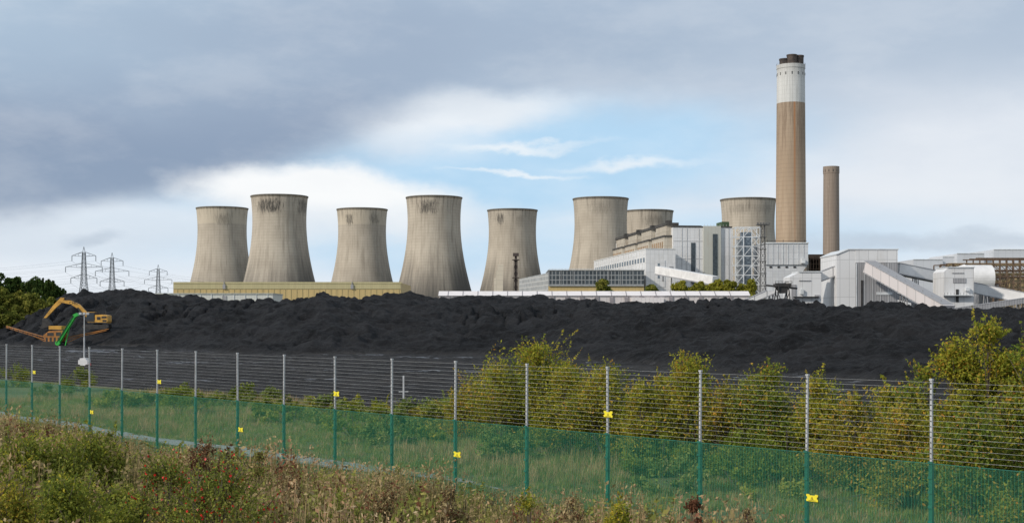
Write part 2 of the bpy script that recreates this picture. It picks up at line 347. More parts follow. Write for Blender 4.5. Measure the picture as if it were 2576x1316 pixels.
b.obj('storage_shed',[panel('cream_cladding',(.55,.56,.52),(.42,.42,.4),1.5,40,.05,.06),mat('shed_roof',(.4,.42,.38),.7),steelw,grey])
b=MB(); d=850; b.prism([(X_(1240,d),0),(X_(1243,d),Z_(700,d)),(X_(1247,d),Z_(700,d)),(X_(1249,d),Z_(680,d)),(X_(1252,d),Z_(680,d)),(X_(1252,d),Z_(665,d)),(X_(1266,d),Z_(665,d)),(X_(1264,d),0)],d,d+8,0)
b.obj('stair_tower',[panel('stair_cladding',(.6,.53,.42),(.45,.4,.32),6,3,.05,.08)])
def lattice(b,c,w0,w1,z0,z1,nseg,th,m=0,gap=0):
    for k in range(nseg):
        a=z0+(z1-z0)*k/nseg; e=z0+(z1-z0)*(k+1)/nseg; wa=(w0+(w1-w0)*k/nseg)/2; we=(w0+(w1-w0)*(k+1)/nseg)/2
        A=[(c[0]+sx*wa,c[1]+sy*wa,a) for sx,sy in((-1,-1),(1,-1),(1,1),(-1,1))]; E=[(c[0]+sx*we,c[1]+sy*we,e) for sx,sy in((-1,-1),(1,-1),(1,1),(-1,1))]
        for i in range(4):
            j=(i+1)%4; b.beam(A[i],E[i],th,th,m); b.beam(A[i],E[j],th*.7,th*.7,m); b.beam(A[j],E[i],th*.7,th*.7,m); b.beam(E[i],E[j],th*.7,th*.7,m)
b=MB(); d=700; x=X_(1297.5,d); lattice(b,(x,d),2.4,1.8,0,Z_(655,d),10,.28); b.cyl((x,d,0),(x,d,Z_(642,d)),.75,.6)
b.box((x-1.9,d-1.9,Z_(655,d)),(x+1.9,d+1.9,Z_(653,d))); b.box((x-1.5,d-1.5,Z_(645,d)),(x+1.6,d+1.5,Z_(637,d))); b.box((x-1.9,d-1.9,Z_(700,d)),(x+1.9,d+1.9,Z_(698,d)))
b.obj('vent_mast',[mat('mast_brown',(.06,.045,.04),.8,.4,1)])
b=MB(); d=850
x0,x1=X_(1380,d),X_(1620,d); zt=Z_(681,d); zb=Z_(719,d)
b.box((x0,d,zb),(x1,d+60,zt),0); b.box((x0-.4,d-.5,zt),(x1+.4,d+60,zt+.5),1)
for px in np.arange(1382,1622,8): b.pb(px,px+.6,676.5,680,d-.3,.3,2)
b.pb(1380,1620,676.2,677,d-.3,.2,2); b.pb(1380,1620,717,720,d-.6,.5,1)
b.box((x0,d+.5,0),(x1,d+59,zb),3)
for px in np.arange(1381,1620,30): b.pb(px,px+1.2,681,719,d-.35,.34,1)
d2=960; b.add([(x0-.01,d+5,0),(X_(1306,d2),d2,0),(X_(1306,d2),d2,Z_(702,d2)),(x0-.01,d+5,zt-1.2)],[(0,1,2,3)],4)
b.add([(X_(1306,d2),d2,0),(x0,d2,0),(x0,d2,zt-2),(X_(1306,d2),d2,Z_(702,d2))],[(0,1,2,3)],4)
b.add([(x0-.01,d+5,zt-1.2),(X_(1306,d2),d2,Z_(702,d2)),(x0,d2,zt-2)],[(0,1,2)],1)
b.obj('workshop_building',[glass,mat('parapet_grey',(.3,.31,.31),.7),steelw,yellow,panel('annex_panel',(.33,.35,.36),(.5,.5,.48),2.5,3,.12,.35)],fixn=False)
OX,OY=110.5,900.0; rz=math.atan2(.117,.993)
b=MB(); zt=68.0
b.box((0,0,0),(41.3,200,zt-.4),0)
b.box((-.3,-.4,zt-.4),(20,200,zt+.8),3)
b.box((20,-.5,zt-.4),(41.6,60,zt+.4),3)
b.box((21,-1.8,4),(33.2,0,zt+.5),2)
b.box((12.6,-.35,28),(15.6,0,57),4); b.box((27.4,-2.2,32),(30.6,-1.8,63),4)
for x in (6,9.5,18,36,39): b.box((x,-.25,10),(x+.35,0,zt-1),5)
for z in (22,34,46,58): b.box((.2,-.22,z),(20.8,-.02,z+.3),5)
b.box((36,5,zt+.4),(41,20,zt+4),6); 
for x in np.arange(22,41,2.2): b.beam((x,-.3,zt+.4),(x,-.3,zt+1.8),.15,.15,5)
for y in np.arange(3,195,48):
    b.box((-5.5,y,0),(-.02,y+38,zt-7),1); b.box((-6,y-.5,zt-7),(0,y+38.5,zt-5.8),3)
    b.box((-3.5,y+2,zt-5.8),(4,y+34,zt+1.2),1); b.box((-4.2,y+1,zt+1.2),(5,y+35,zt+3.0),3)
    b.box((-2,y+8,zt+3),(2,y+12,zt+5),3)
    for q in np.arange(y+4,y+36,6): b.box((-5.8,q,20),(-5.5,q+2.6,zt-10),7)
b.obj('boiler_house',[white,beige,pale,roofd,mat('window_strip',(.05,.065,.075),.25,.4,.8),mat('cladding_seam',(.5,.5,.5),.7),greenr,mat('rust_bay',(.3,.2,.12),.8,.5,.2)],(OX,OY,0),rz)
b=MB(); zt=Z_(627,880)
b.box((0,0,0),(20.2,195,zt),0); b.box((-.3,-.3,zt),(20.4,195,zt+.6),1)
for y in np.arange(4,190,9): b.box((-.2,y,zt-8.5),(0,y+4.5,zt-5.5),2); b.box((-.3,y-2,0),(0,y-1.5,zt),1)
b.box((7,-.3,26),(13,0,44),0); b.box((8.0,-.5,32),(9.2,-.3,42),2); b.box((11,-.5,30),(12,-.3,38),3)
b.box((16,-.3,38),(18.5,0,40),3); b.box((17,-4,0),(24,-.3,34),0); b.box((20,-4.3,8),(21.5,-4,30),3)
b.obj('turbine_hall',[white,mat('coping',(.6,.6,.58),.7),bluegrey,grey],(X_(1625,880),880,0),rz)
b=MB(); d=880; xa,xb=X_(1850,d),X_(1912,d); zt=Z_(572,d); ys=(d,d+12)
zs=np.linspace(2,zt,11); xs=np.linspace(xa,xb,4)
for y in ys:
    for x in xs: b.beam((x,y,0),(x,y,zt),.55,.55,0)
    for z in zs: b.beam((xa,y,z),(xb,y,z),.5,.5,0)
    for i in range(3):
        for j in range(10):
            if (i+j)%2==0 or i==0: b.beam((xs[i],y,zs[j]),(xs[i+1],y,zs[j+1]),.35,.35,0)
            if i==2: b.beam((xs[i+1],y,zs[j]),(xs[i],y,zs[j+1]),.35,.35,0)
for x in xs:
    for z in zs: b.beam((x,ys[0],z),(x,ys[1],z),.4,.4,0)
b.box((xa+5,d+5,0),(xa+12,d+11,zt-3),1)
b.cyl((xa+2.5,d+6,0),(xa+2.5,d+6,zt-8),1.6,1.6,2,12)
b.obj('steel_stair_frame',[steelw,bluegrey,mat('duct',(.3,.32,.33),.5)])
b=MB(); d=760; x=X_(1919,d); lattice(b,(x,d),3.6,2.2,0,Z_(566,d),15,.24); b.box((x-3.6,d-2,Z_(567,d)),(x+3.6,d+2,Z_(565,d))); 
for q in (-3.3,-1.6,0,1.6,3.3): b.box((x+q-.5,d-2.4,Z_(564.5,d)),(x+q+.5,d-1.6,Z_(561,d)))
for z in np.linspace(10,52,7): b.box((x-1.9,d-1.9,z),(x+1.9,d+1.9,z+.25))
b.obj('floodlight_mast',[mat('mast_grey',(.12,.12,.12),.7,.3,1)])
b=MB(); d=860
b.pb(1925,2033,612,666,d,45,0); b.pb(1923,2035,610,613,d-.6,46,1)
b.prism([(X_(1925,d),Z_(666,d)),(X_(2033,d),Z_(666,d)),(X_(2015,d),Z_(690,d)),(X_(1925,d),Z_(690,d))],d+1,d+40,0)
b.pb(1925,2012,690,None,d+1,38,0)
for px in np.arange(1930,2030,13): b.pb(px,px+1,614,665,d-.3,.28,1)
for px in range(1936,2000,20): b.pb(px,px+6,670,674,d+.6,.38,2)
b.pb(2018,2026,650,662,d-5,5,1)
for px in (1930,1950,1970,2000,2024): b.pb(px,px+.8,603,610,d+2,.4,2)
b.pb(1924,2030,606,606.8,d+2,.3,2)
b.obj('precipitator_house',[panel('lightgrey_panel',(.56,.57,.58),(.45,.45,.47),4,4,.05,.1,stainamt=.4),steelw,dark])
b=MB(); d=980
for (p0,p1,yt,mi) in ((1180,1240,741,0),(2030,2110,650,1),(2035,2075,640,2),(2112,2180,690,1),(1900,1990,690,0),(2290,2400,712,1)): b.pb(p0,p1,yt,None,d,40,mi)
for px in range(2032,2110,7): b.pb(px,px+1.2,646,700,d-6,.8,2); 
for y in (652,664,676,688): b.pb(2032,2108,y,y+1,d-6,.8,2)
b.cyl((X_(2120,d),d-10,10),(X_(2120,d),d-10,Z_(672,d)),2.5,2.5,2,16)
b.obj('auxiliary_plant',[grey,pale,rust])
b=MB()
p=W(1655,680,850);q=W(1800,706,790); b.beam(p,q,4.5,5.2,0); b.beam((p[0],p[1]-.2,p[2]-2.6),(q[0],q[1]-.2,q[2]-2.6),4.8,.7,1)
for f_ in (.25,.6,.9):
    x,y,z=[p[i]+(q[i]-p[i])*f_ for i in range(3)]; b.beam((x-1.5,y,0),(x,y,z-2.5),.5,.5,1); b.beam((x+1.5,y,0),(x,y,z-2.5),.5,.5,1)
b.obj('inclined_conveyor',[white2,grey])
b=MB(); d=450; x0,x1=X_(1105,d),X_(1885,d); ze=Z_(744,d); zr=Z_(732,d)
b.box((x0,d,0),(x1,d+7,ze),0)
b.add([(x0-.3,d-.5,ze),(x1+.3,d-.5,ze),(x1+.3,d+3.5,zr),(x0-.3,d+3.5,zr),(x0-.3,d+7.5,ze),(x1+.3,d+7.5,ze)],[(0,1,2,3),(3,2,5,4),(0,3,4),(1,5,2)],1)
for k,x in enumerate(np.arange(x0+3,x1-2,5.1)):
    b.prism([(x,0.2),(x+1.3,.2),(x+.6,ze-.2),(x-.7,ze-.2)],d-.4,d-.02,2)
    b.beam((x,d-.52,ze+.05),(x,d+3.4,zr+.06),.22,.08,2)
b.pb(1590,1670,749,None,d-4,3.9,1)
b.obj('conveyor_gallery',[panel('gallery_wall',(.62,.58,.57),(.45,.41,.41),2.5,20,.04,.08),panel('gallery_roof',(.72,.68,.67),(.55,.5,.5),1.3,30,.05,.05),mat('pinkish_grey',(.26,.24,.25),.7)])
b=MB(); d=420
xa,xb=X_(1987,d),X_(2066,d); zt=Z_(685,d)
b.prism([(xa,0),(xb,0),(xb,zt),(xa+3,zt),(xa,zt-1.5)],d,d+10,0); b.box((xa+2.8,d-.3,zt),(xb+.3,d+10.3,zt+.35),1)
b.pb(2050,2062,742,750,d-.25,.23,2); b.pb(1991,2003,716,752,d-.25,.23,2); b.pb(2010,2040,705,707,d-.25,.23,2)
b.pb(2014,2022,728,740,d-.9,.88,1)
for z in (4,8,12): b.box((xa+1,d-1.5,z),(xb-1,d-.02,z+.2),3)
b.obj('transfer_house',[white,steelw,grey,dark])
b=MB(); xa,xb=X_(2105,d),X_(2258,d); zt=Z_(629,d)
b.prism([(xa,0),(X_(2152,d),0),(X_(2152,d),zt-.02),(X_(2134,d),zt-.02),(xa,Z_(642,d))],d,d+22,0)
b.box((X_(2152,d),d+.02,0),(xb,d+22,Z_(661,d)),2)
b.box((X_(2152,d),d-.1,Z_(661,d)),(xb,d+22,zt),0)
b.prism([(xa-.2,Z_(641.5,d)),(X_(2134,d),zt),(xb+.3,zt),(xb+.3,zt+.35),(X_(2134,d)-.1,zt+.35),(xa-.2,Z_(639,d))],d-.3,d+22.3,1)
b.pb(2154,2156,662,None,d-.2,.2,1); b.pb(2166,2171,705,None,d-.2,.2,3); b.pb(2205,2245,735,742,d-.2,.2,1)
for px in (2175,2195,2215,2235): b.pb(px,px+.8,662,None,d-.12,.12,1)
b.obj('crusher_house',[white,steelw,grey,dark])
def conv(name,p,q,w,h,legs,m=white2,und=None):
    b=MB(); b.beam(p,q,w,h,0)
    pv=Vector(p);qv=Vector(q); dn=Vector((0,0,-(h/2+.12)))
    b.beam(pv+dn,qv+dn,w*1.04,.35,1); b.beam(pv-dn,qv-dn,w*1.06,.22,1)
    L=(qv-pv).length; n=int(L/4)
    for i in range(1,n):
        c=pv+(qv-pv)*i/n
        b.beam(c+Vector((0,-w/2-.04,-h/2)),c+Vector((0,-w/2-.04,h/2)),.18,.08,1)
    for f_ in legs:
        c=pv+(qv-pv)*f_
        for s_ in (-1.3,1.3):
            b.beam((c.x+s_,c.y-w*.3,0),(c.x+s_*.4,c.y-w*.3,c.z-h/2),.3,.3,1); b.beam((c.x+s_,c.y+w*.3,0),(c.x+s_*.4,c.y+w*.3,c.z-h/2),.3,.3,1)
        b.beam((c.x-1,c.y,c.z*.5),(c.x+1,c.y,c.z*.5),.2,w*.7,1)
    b.obj(name,[m,grey])
conv('inclined_conveyor',W(2060,697,424),W(2125,672,424),3.2,2.9,[])
conv('inclined_conveyor',W(2188,672,417),W(2385,783,385),4.2,3.6,[.45],panel('pinkish_cladding',(.60,.56,.55),(.42,.40,.40),2,30,.05,.08))
conv('inclined_conveyor',W(2255,676,432),W(2390,703,440),3.5,3.3,[.35])
conv('inclined_conveyor',W(2440,722,430),W(2640,762,418),3.5,3.2,[.2,.6])
conv('inclined_conveyor',W(1990,712,424),W(1865,766,424),2.6,1.8,[.4])
conv('inclined_conveyor',W(2400,782,395),W(2600,752,395),2.2,1.2,[.2,.6,.9],grey)
conv('inclined_conveyor',W(2258,745,425),W(2360,770,415),2.2,1.4,[.5],steelw)
b=MB(); d=415
b.prism([(X_(2375,d),0),(X_(2450,d),0),(X_(2450,d),Z_(674,d)),(X_(2385,d),Z_(674,d)),(X_(2375,d),Z_(684,d))],d,d+11,0)
b.box((X_(2383,d),d-.3,Z_(674,d)),(X_(2452,d),d+11.3,Z_(671.5,d)),1)
b.pb(2395,2425,686,688,d-.2,.18,2); b.pb(2398,2430,700,712,d-.2,.18,2); b.pb(2405,2412,728,760,d-.2,.18,3); b.pb(2430,2440,724,732,d-1,.98,1)
b.pb(2375,2450,742,744,d-2,1.98,1)
for px in np.arange(2376,2452,8): b.pb(px,px+.6,736,742,d-2,.1,3)
b.obj('transfer_house',[white,steelw,grey,dark])
b=MB(); d=520; b.cyl(W(2425,700,d),W(2492,700,d),5.2,5.2,0,32); b.cyl(W(2405,698,d+1),W(2425,698,d+1),4,5.2,0,32)
for px in (2440,2475): b.box((X_(px,d)-1,d-3,0),(X_(px,d)+1,d+3,Z_(715,d)),1)
o_=b.obj('storage_tank',[white2,grey])
b=MB(); d=620
for yy in (d,d+9,d+18):
    for px in np.arange(2380,2660,17): b.beam((X_(px,d),yy,0),(X_(px,d),yy,Z_(664 if px<2455 else 650,d)),.5,.5,0)
    for y in (650,664,680,696,712,728): b.beam((X_(2380 if y>655 else 2455,d),yy,Z_(y,d)),(X_(2660,d),yy,Z_(y,d)),.45,.5,0)
    for k,px in enumerate(np.arange(2380,2640,17)):
        for j,y in enumerate((664,680,696,712)):
            if (k+j)%2: b.beam((X_(px,d),yy,Z_(y,d)),(X_(px+17,d),yy,Z_(y+16,d)),.28,.28,0)
for y in (666,690,708): b.cyl(W(2385,y,d+5),W(2660,y,d+5),.8,.8,1,10)
b.pb(2470,2540,690,None,d+25,20,2); b.pb(2540,2660,700,None,d+2,12,1)
b.obj('pipe_rack',[rust,mat('pipe_tan',(.38,.29,.16),.5,.3,.3),grey])
b=MB(); d=900
for p0,p1,yt in ((2298,2372,653),(2372,2408,646),(2408,2476,638),(2476,2505,650),(2500,2640,628)): b.pb(p0,p1,yt,None,d+(p0%7),60,0); b.pb(p0,p1,yt-1,yt+1,d-.4+(p0%7),1,1)
b.obj('absorber_building',[panel('hazy_panel',(.55,.57,.6),(.48,.5,.53),5,5,.04,.05),steelw])
b=MB(); d=400; x=X_(1968,d)
for s_ in (-1,1):
    for yy in (d-2,d+2):
        b.beam((x+s_*3.2,yy,0),(x+s_*1.4,yy,Z_(715,d)),.3,.3,0); b.beam((x-s_*3.2,yy,0),(x+s_*1.8,yy,Z_(735,d)),.2,.2,0)
b.box((x-2.4,d-2,Z_(722,d)),(x+2.4,d+2,Z_(714,d)),0); b.prism([(x-2,Z_(722,d)),(x+2,Z_(722,d)),(x+.7,Z_(738,d)),(x-.7,Z_(738,d))],d-1.6,d+1.6,0)
b.beam((x-5,d,Z_(718,d)),(x+4.5,d,Z_(726,d)),1.2,.5,0)
for z in (714,712,708): b.beam((x-2.6,d-2.1,Z_(z,d)),(x+2.6,d-2.1,Z_(z,d)),.1,.1,0)
for q in np.arange(-2.5,2.6,1): b.beam((x+q,d-2.1,Z_(714,d)),(x+q,d-2.1,Z_(708,d)),.1,.1,0)
b.box((x-4.4,d-1,Z_(732,d)),(x-2.6,d+1,Z_(724,d)),1)
b.obj('coal_hopper',[dark,steelw])
# ---------------------------------------------------------------- pylons + power lines
def pylon(px,ytop,h=50):
    d=F*(h-CH)/(HY-ytop); x=X_(px,d); b=MB(); th=.27
    lattice(b,(0,0),9,3.2,0,h*.55,6,th); lattice(b,(0,0),3.2,1.6,h*.55,h*.93,7,th*.85)
    b.beam((-.8,0,h*.93),(0,0,h),th,th); b.beam((.8,0,h*.93),(0,0,h),th,th)
    tips=[]
    for zf,w in ((.6,8.2),(.74,11.5),(.88,7.5)):
        z=h*zf
        for s_ in (-1,1):
            tip=(s_*w,0,z+.4)
            for yy in (-1,1): b.beam((s_*1.2,yy,z),tip,th*.8,th*.8); b.beam((s_*1.0,yy,z+2.6),tip,th*.8,th*.8)
            for f_ in (.33,.66): b.beam((s_*(1.2+(w-1.2)*f_),0,z+.1),(s_*(1.2+(w-1.2)*f_),0,z+2.6*(1-f_)+.3),th*.5,th*.5)
            b.cyl((s_*w,0,z+.3),(s_*w,0,z-3.0),.22,.22,0,6); tips.append((x+s_*w,d,z-3))
    b.obj('electricity_pylon',[mat('pylon_steel',(.14,.16,.18),.6,.2,1)],(x,d,0)); return tips
P1=pylon(211,621);P2=pylon(282,636);P3=pylon(398,666)
wm=MB()
def wire(a,b_,sag,r=.06,n=14):
    pr=None
    for i in range(n+1):
        t=i/n; p=[a[k]+(b_[k]-a[k])*t for k in range(3)]; p[2]-=4*sag*t*(1-t)
        if pr: wm.beam(pr,p,r,r)
        pr=p
for T,dx,dy in ((P1,-330,-60),(P2,-420,-40),(P3,-420,60)):
    for a in T: wire(a,(a[0]+dx,a[1]+dy,a[2]),11)
for a,b_ in zip(P1,P3): wire(a,(b_[0],b_[1],b_[2]),9)
for a in P2: wire(a,(a[0]+160,a[1]+420,a[2]),10)
for a in P3: wire(a,(a[0]+190,a[1]+400,a[2]-4),10)
wm.obj('power_lines',[mat('cable',(.12,.13,.15),.6)])
# ---------------------------------------------------------------- foliage
def leaf_mat(name,stops,transl=.35,nscale=.6,seed=0,gain=1.0):
    m,nt,b=nt_new(name); nt.nodes.remove(b); out=[n for n in nt.nodes if n.type=='OUTPUT_MATERIAL'][0]
    g=N(nt,'ShaderNodeNewGeometry'); o=N(nt,'ShaderNodeTexCoord').outputs['Object']
    nz=noise(nt,o,nscale,2,.6,(1,1,1),(seed,seed,0))
    v=math_(nt,'ADD',math_(nt,'MULTIPLY',g.outputs['Random Per Island'],.5),mrange(nt,nz,.3,.7,0,.5,False))
    r=N(nt,'ShaderNodeValToRGB'); nt.links.new(v,r.inputs[0]); e=r.color_ramp.elements
    cl=lambda c:(*[min(1,x*gain) for x in c],1)
    e[0].position=stops[0][0]; e[0].color=cl(stops[0][1]); e[1].position=stops[-1][0]; e[1].color=cl(stops[-1][1])
    for p,c in stops[1:-1]: q=e.new(p); q.color=cl(c)
    a=N(nt,'ShaderNodeBsdfDiffuse'); t=N(nt,'ShaderNodeBsdfTranslucent'); mx=N(nt,'ShaderNodeMixShader'); mx.inputs[0].default_value=transl
    nt.links.new(r.outputs[0],a.inputs[0]); nt.links.new(r.outputs[0],t.inputs[0]); nt.links.new(a.outputs[0],mx.inputs[1]); nt.links.new(t.outputs[0],mx.inputs[2]); nt.links.new(mx.outputs[0],out.inputs[0]); return m
GR=leaf_mat('leaf_green',[(0,(.05,.08,.014)),(.4,(.11,.15,.025)),(.7,(.2,.22,.035)),(.92,(.32,.27,.04)),(1,(.36,.16,.03))],.4,gain=1.3)
GB=leaf_mat('leaf_bright',[(0,(.08,.11,.02)),(.4,(.17,.20,.04)),(.75,(.29,.28,.06)),(.9,(.42,.32,.06)),(1,(.42,.17,.04))],.4,.9,seed=2,gain=1.3)
GY=leaf_mat('leaf_yellowgreen',[(0,(.06,.085,.014)),(.35,(.15,.18,.025)),(.65,(.28,.27,.035)),(.88,(.42,.32,.04)),(1,(.42,.16,.025))],.4,seed=4,gain=1.3)
GO=leaf_mat('leaf_orange',[(0,(.07,.085,.02)),(.35,(.17,.17,.03)),(.65,(.32,.23,.04)),(.88,(.42,.19,.035)),(1,(.38,.08,.03))],.4,seed=9,gain=1.3)
GD=leaf_mat('leaf_dark',[(0,(.02,.04,.012)),(.5,(.05,.085,.022)),(1,(.12,.14,.04))],.2,.15)
GT=leaf_mat('leaf_far',[(0,(.06,.085,.02)),(.5,(.15,.17,.035)),(1,(.30,.27,.06))],.25,.12)
GM=leaf_mat('leaf_meadow',[(0,(.07,.11,.025)),(.5,(.14,.18,.045)),(.8,(.22,.22,.07)),(1,(.34,.28,.15))],.3,.3,gain=1.25)
WB=leaf_mat('weed_brown',[(0,(.11,.10,.04)),(.35,(.23,.185,.085)),(.6,(.36,.28,.15)),(.8,(.32,.19,.11)),(1,(.54,.44,.27))],.3,.25,gain=1.25)
WG=leaf_mat('weed_green',[(0,(.08,.10,.03)),(.5,(.20,.21,.055)),(1,(.36,.32,.1))],.35,.4,gain=1.3)
WD=leaf_mat('weed_dock',[(0,(.07,.035,.02)),(.6,(.18,.08,.045)),(1,(.28,.14,.09))],.15,.4)
BK=mat('bark',(.10,.08,.06),.9,.3,3)
RD=mat('red_berry',(.6,.02,.015),.4,.1,3)
def rquads(c,size,up=None,asp=.5,flat=0):
    n=len(c); a=rng.normal(size=(n,3)); a/=np.linalg.norm(a,axis=1)[:,None]
    b=rng.normal(size=(n,3)); b-=a*(a*b).sum(1)[:,None]; b/=np.linalg.norm(b,axis=1)[:,None]
    s=(size*rng.uniform(.6,1.4,n))[:,None]; a=a*s; b=b*s*asp
    return np.stack([c-a,c+b,c+a,c-b],1).reshape(-1,3)
def stick(p,q,r0,r1):
    p=np.array(p);q=np.array(q); d=q-p; d=d/np.linalg.norm(d); u=np.array([0,0,1.]) if abs(d[2])<.9 else np.array([1.,0,0])
    a=np.cross(d,u); a/=np.linalg.norm(a); b=np.cross(d,a); o=[]
    for k in range(3):
        t0=2*math.pi*k/3;t1=2*math.pi*(k+1)/3; e0=a*math.cos(t0)+b*math.sin(t0); e1=a*math.cos(t1)+b*math.sin(t1)
        o+=[p+e0*r0,p+e1*r0,q+e1*r1,q+e0*r1]
    return o
def bush(name,x,y,z0,w,h,nl,ls,m,shoots=30,dense=.5,lobes=14,dp=.85,berries=0,mat2=None,spire=1.0):
    P=[];B=[]; s0=min(w,h)
    wts=[]; L=[]
    for j in range(lobes):
        a=rng.uniform(0,2*math.pi); rr=math.sqrt(rng.uniform(0,1))*.82
        top=h*(1-.55*rr**1.8)*rng.uniform(.78,1.0); rad=s0*rng.uniform(.09,.24)
        if j==0: rr=.05; top=h*.99
        zc=max(top-rad,rad*.5) if j<lobes*.6 else rng.uniform(.15,.75)*max(top-rad,rad)
        L.append((rr*math.cos(a)*w/2,rr*math.sin(a)*w/2*dp,zc,rad)); wts.append(rad**2)
    wts=np.array(wts)/sum(wts)
    for (lx,ly,zc,rad),wt in zip(L,wts):
        n=int(nl*wt); dv=rng.normal(size=(n,3)); dv/=np.linalg.norm(dv,axis=1)[:,None]; r=rng.uniform(.12,1.35,n)**.65
        ph=rng.uniform(0,6,3); bum=1+.35*np.sin(dv[:,0]*5+ph[0])*np.sin(dv[:,1]*5+ph[1])+.28*np.sin(dv[:,2]*6+ph[2])
        p=np.array([lx,ly,zc])+dv*(r*bum*rad)[:,None]*np.array([1.1,1.1,1.0])
        P.append(p); B+=stick((lx*.15,ly*.15,0),(lx,ly,max(zc,.1)),.04*h/4,.015*h/4)
        for q in range(4):
            k=rng.integers(0,len(p)); B+=stick((lx*.7,ly*.7,zc*.6),p[k],.015*h/4,.006)
    P=np.concatenate(P)
    for s_ in range(shoots):
        k=P[rng.integers(0,len(P))]; 
        if k[2]<h*.4: continue
        Ls=s0*rng.uniform(.08,.28); dr=np.array([rng.normal()*.35+k[0]/w*1.2,rng.normal()*.35,1.]); dr/=np.linalg.norm(dr)
        e=k+dr*Ls
        if e[2]>h*1.1: e[2]=h*1.1
        B+=stick(k,e,.011,.004); t=rng.uniform(0,1,int(20*dense)+10)[:,None]; P=np.concatenate([P,k+(e-k)*t+rng.normal(size=(len(t),3))*.05*s0/4*(1.2-t)])
    P[:,2]=np.maximum(P[:,2],.03)
    Q=rquads(P,ls); mi=np.zeros(len(Q)//4,int)
    if mat2 is not None: mi[rng.random(len(mi))<.25]=3
    nb=len(B)//4; V=np.concatenate([Q,np.array(B)]); mi=np.concatenate([mi,np.ones(nb,int)])
    if berries:
        c=P[rng.integers(0,len(P),berries)]+rng.normal(size=(berries,3))*.03
        V=np.concatenate([V,rquads(c,.026,asp=1),rquads(c,.026,asp=1)]); mi=np.concatenate([mi,np.full(2*berries,2)])
    return quadmesh(name,V,[m,BK,RD,mat2 or m],mi,(x,y,z0))
def vh(x,y): return float(verge_h(np.array([x]),np.array([y]))[0])
def pbush(px,d,yt,wpx,m,nl=12000,ls=.052,name='hawthorn_bush',**k):
    x=X_(px,d); z0=min(vh(x,d),.2); h=Z_(yt,d)-z0
    return bush(name,x,d,z0,wpx*d/F,max(h/1.05,.3),nl,ls,m,**k)
for a in [(1350,55,842,230,GY,17000),(1260,53,885,230,GY,14000),(1190,58,935,150,GO,7000),(1430,51,905,190,GY,12000),
          (1530,50,893,190,GY,14000),(1475,53,935,150,GO,8000),(1610,47,950,160,GY,8000),(1740,47,886,210,GY,16000),(1665,49,930,160,GY,9000),(1830,46,950,180,GO,8000),
          (1945,45,903,230,GR,16000),(2060,43,925,210,GY,14000),(1880,49,945,160,GR,7000),(2150,41,975,210,GO,11000),(2230,43,955,190,GY,10000),
          (2480,38,778,250,GY,24000),(2400,39,840,220,GY,16000),(2330,40,900,220,GR,13000),(2620,36,810,280,GR,18000),(2290,37,1000,230,GO,10000),(2450,34,1020,330,GR,14000),(2740,36,790,320,GR,9000)]:
    pbush(*a,shoots=95,mat2=GO if a[4] is not GO else GY)
for a in [(900,70,990,210,GY,5000),(1010,66,1012,180,GO,4500),(1090,64,1010,170,GO,5000),(830,74,1000,120,GO,3000),(40,100,912,110,GR,4000),(205,96,922,130,GR,4000),(-80,100,905,160,GR,4000),
          (120,88,960,150,GM,3500),(330,84,985,180,GM,3500),(480,80,985,160,GM,3500),(640,74,1010,200,GM,4000)]:
    pbush(*a,name='bramble_bush',shoots=35,lobes=16,spire=.4,dense=.45)
for k in range(58):
    i=rng.uniform(-5,14); n=rng.uniform(7,20); x,y=fpt(i); x+=.738*n;y+=.675*n
    bush('bramble_bush',x,y,vh(x,y),rng.uniform(2.5,5),rng.uniform(.7,1.6),2200,.06,[GM,GR,GM,GB][k%4],shoots=14,lobes=12,spire=.3)
for k in range(16):
    i=rng.uniform(10,18); n=rng.uniform(11,17); x,y=fpt(i); x+=.738*n;y+=.675*n
    bush('bramble_bush',x,y,vh(x,y),rng.uniform(2.5,4.5),rng.uniform(1.2,2.2),3500,.055,[GR,GO,GM,GR][k%4],shoots=14,lobes=12,spire=.4)
for a in [(90,33,1085,340,GB,22000),(235,34,1072,230,GB,14000),(-60,30,1110,260,GY,9000),(180,27,1180,380,GB,18000),(20,25,1215,280,GO,10000),(300,29,1215,160,GB,6000)]:
    pbush(*a,ls=.04,shoots=140,mat2=GY,name='hawthorn_bush')
pbush(540,27,1150,300,GB,6000,.034,name='rose_bush',shoots=150,lobes=16,dense=.3,berries=300,mat2=WG)
pbush(420,28,1125,190,GB,4000,.034,name='rose_bush',shoots=110,lobes=11,dense=.3,berries=240,mat2=WG)
pbush(520,36,1095,120,WD,5000,.03,name='dock_plant',shoots=50,lobes=9,mat2=WB)
pbush(650,38,1125,90,WG,3000,.03,name='dock_plant',shoots=50,lobes=9,mat2=WD)
pbush(125,50,1070,44,WD,1500,.03,name='dock_plant',shoots=20,lobes=6)
pbush(1745,26,1245,60,WD,2500,.025,name='dock_plant',shoots=40,lobes=6); pbush(1560,24.5,1250,130,GY,3500,.028,name='hawthorn_sapling',shoots=60,lobes=7,dense=.3)
pbush(860,28,1220,150,GB,3500,.03,name='hawthorn_sapling',shoots=60,lobes=9,dense=.3,mat2=WG)
pbush(1330,26,1235,110,GY,2500,.03,name='hawthorn_sapling',shoots=60,lobes=9,dense=.3,mat2=WG)
for px,d,yt,w in ((720,32,1180,110),(980,29,1215,90),(1130,29,1210,120),(1440,27,1235,90),(1880,25,1265,100)): pbush(px,d,yt,w,WB,2600,.03,name='dock_plant',shoots=60,lobes=9,dense=.3,mat2=WD)
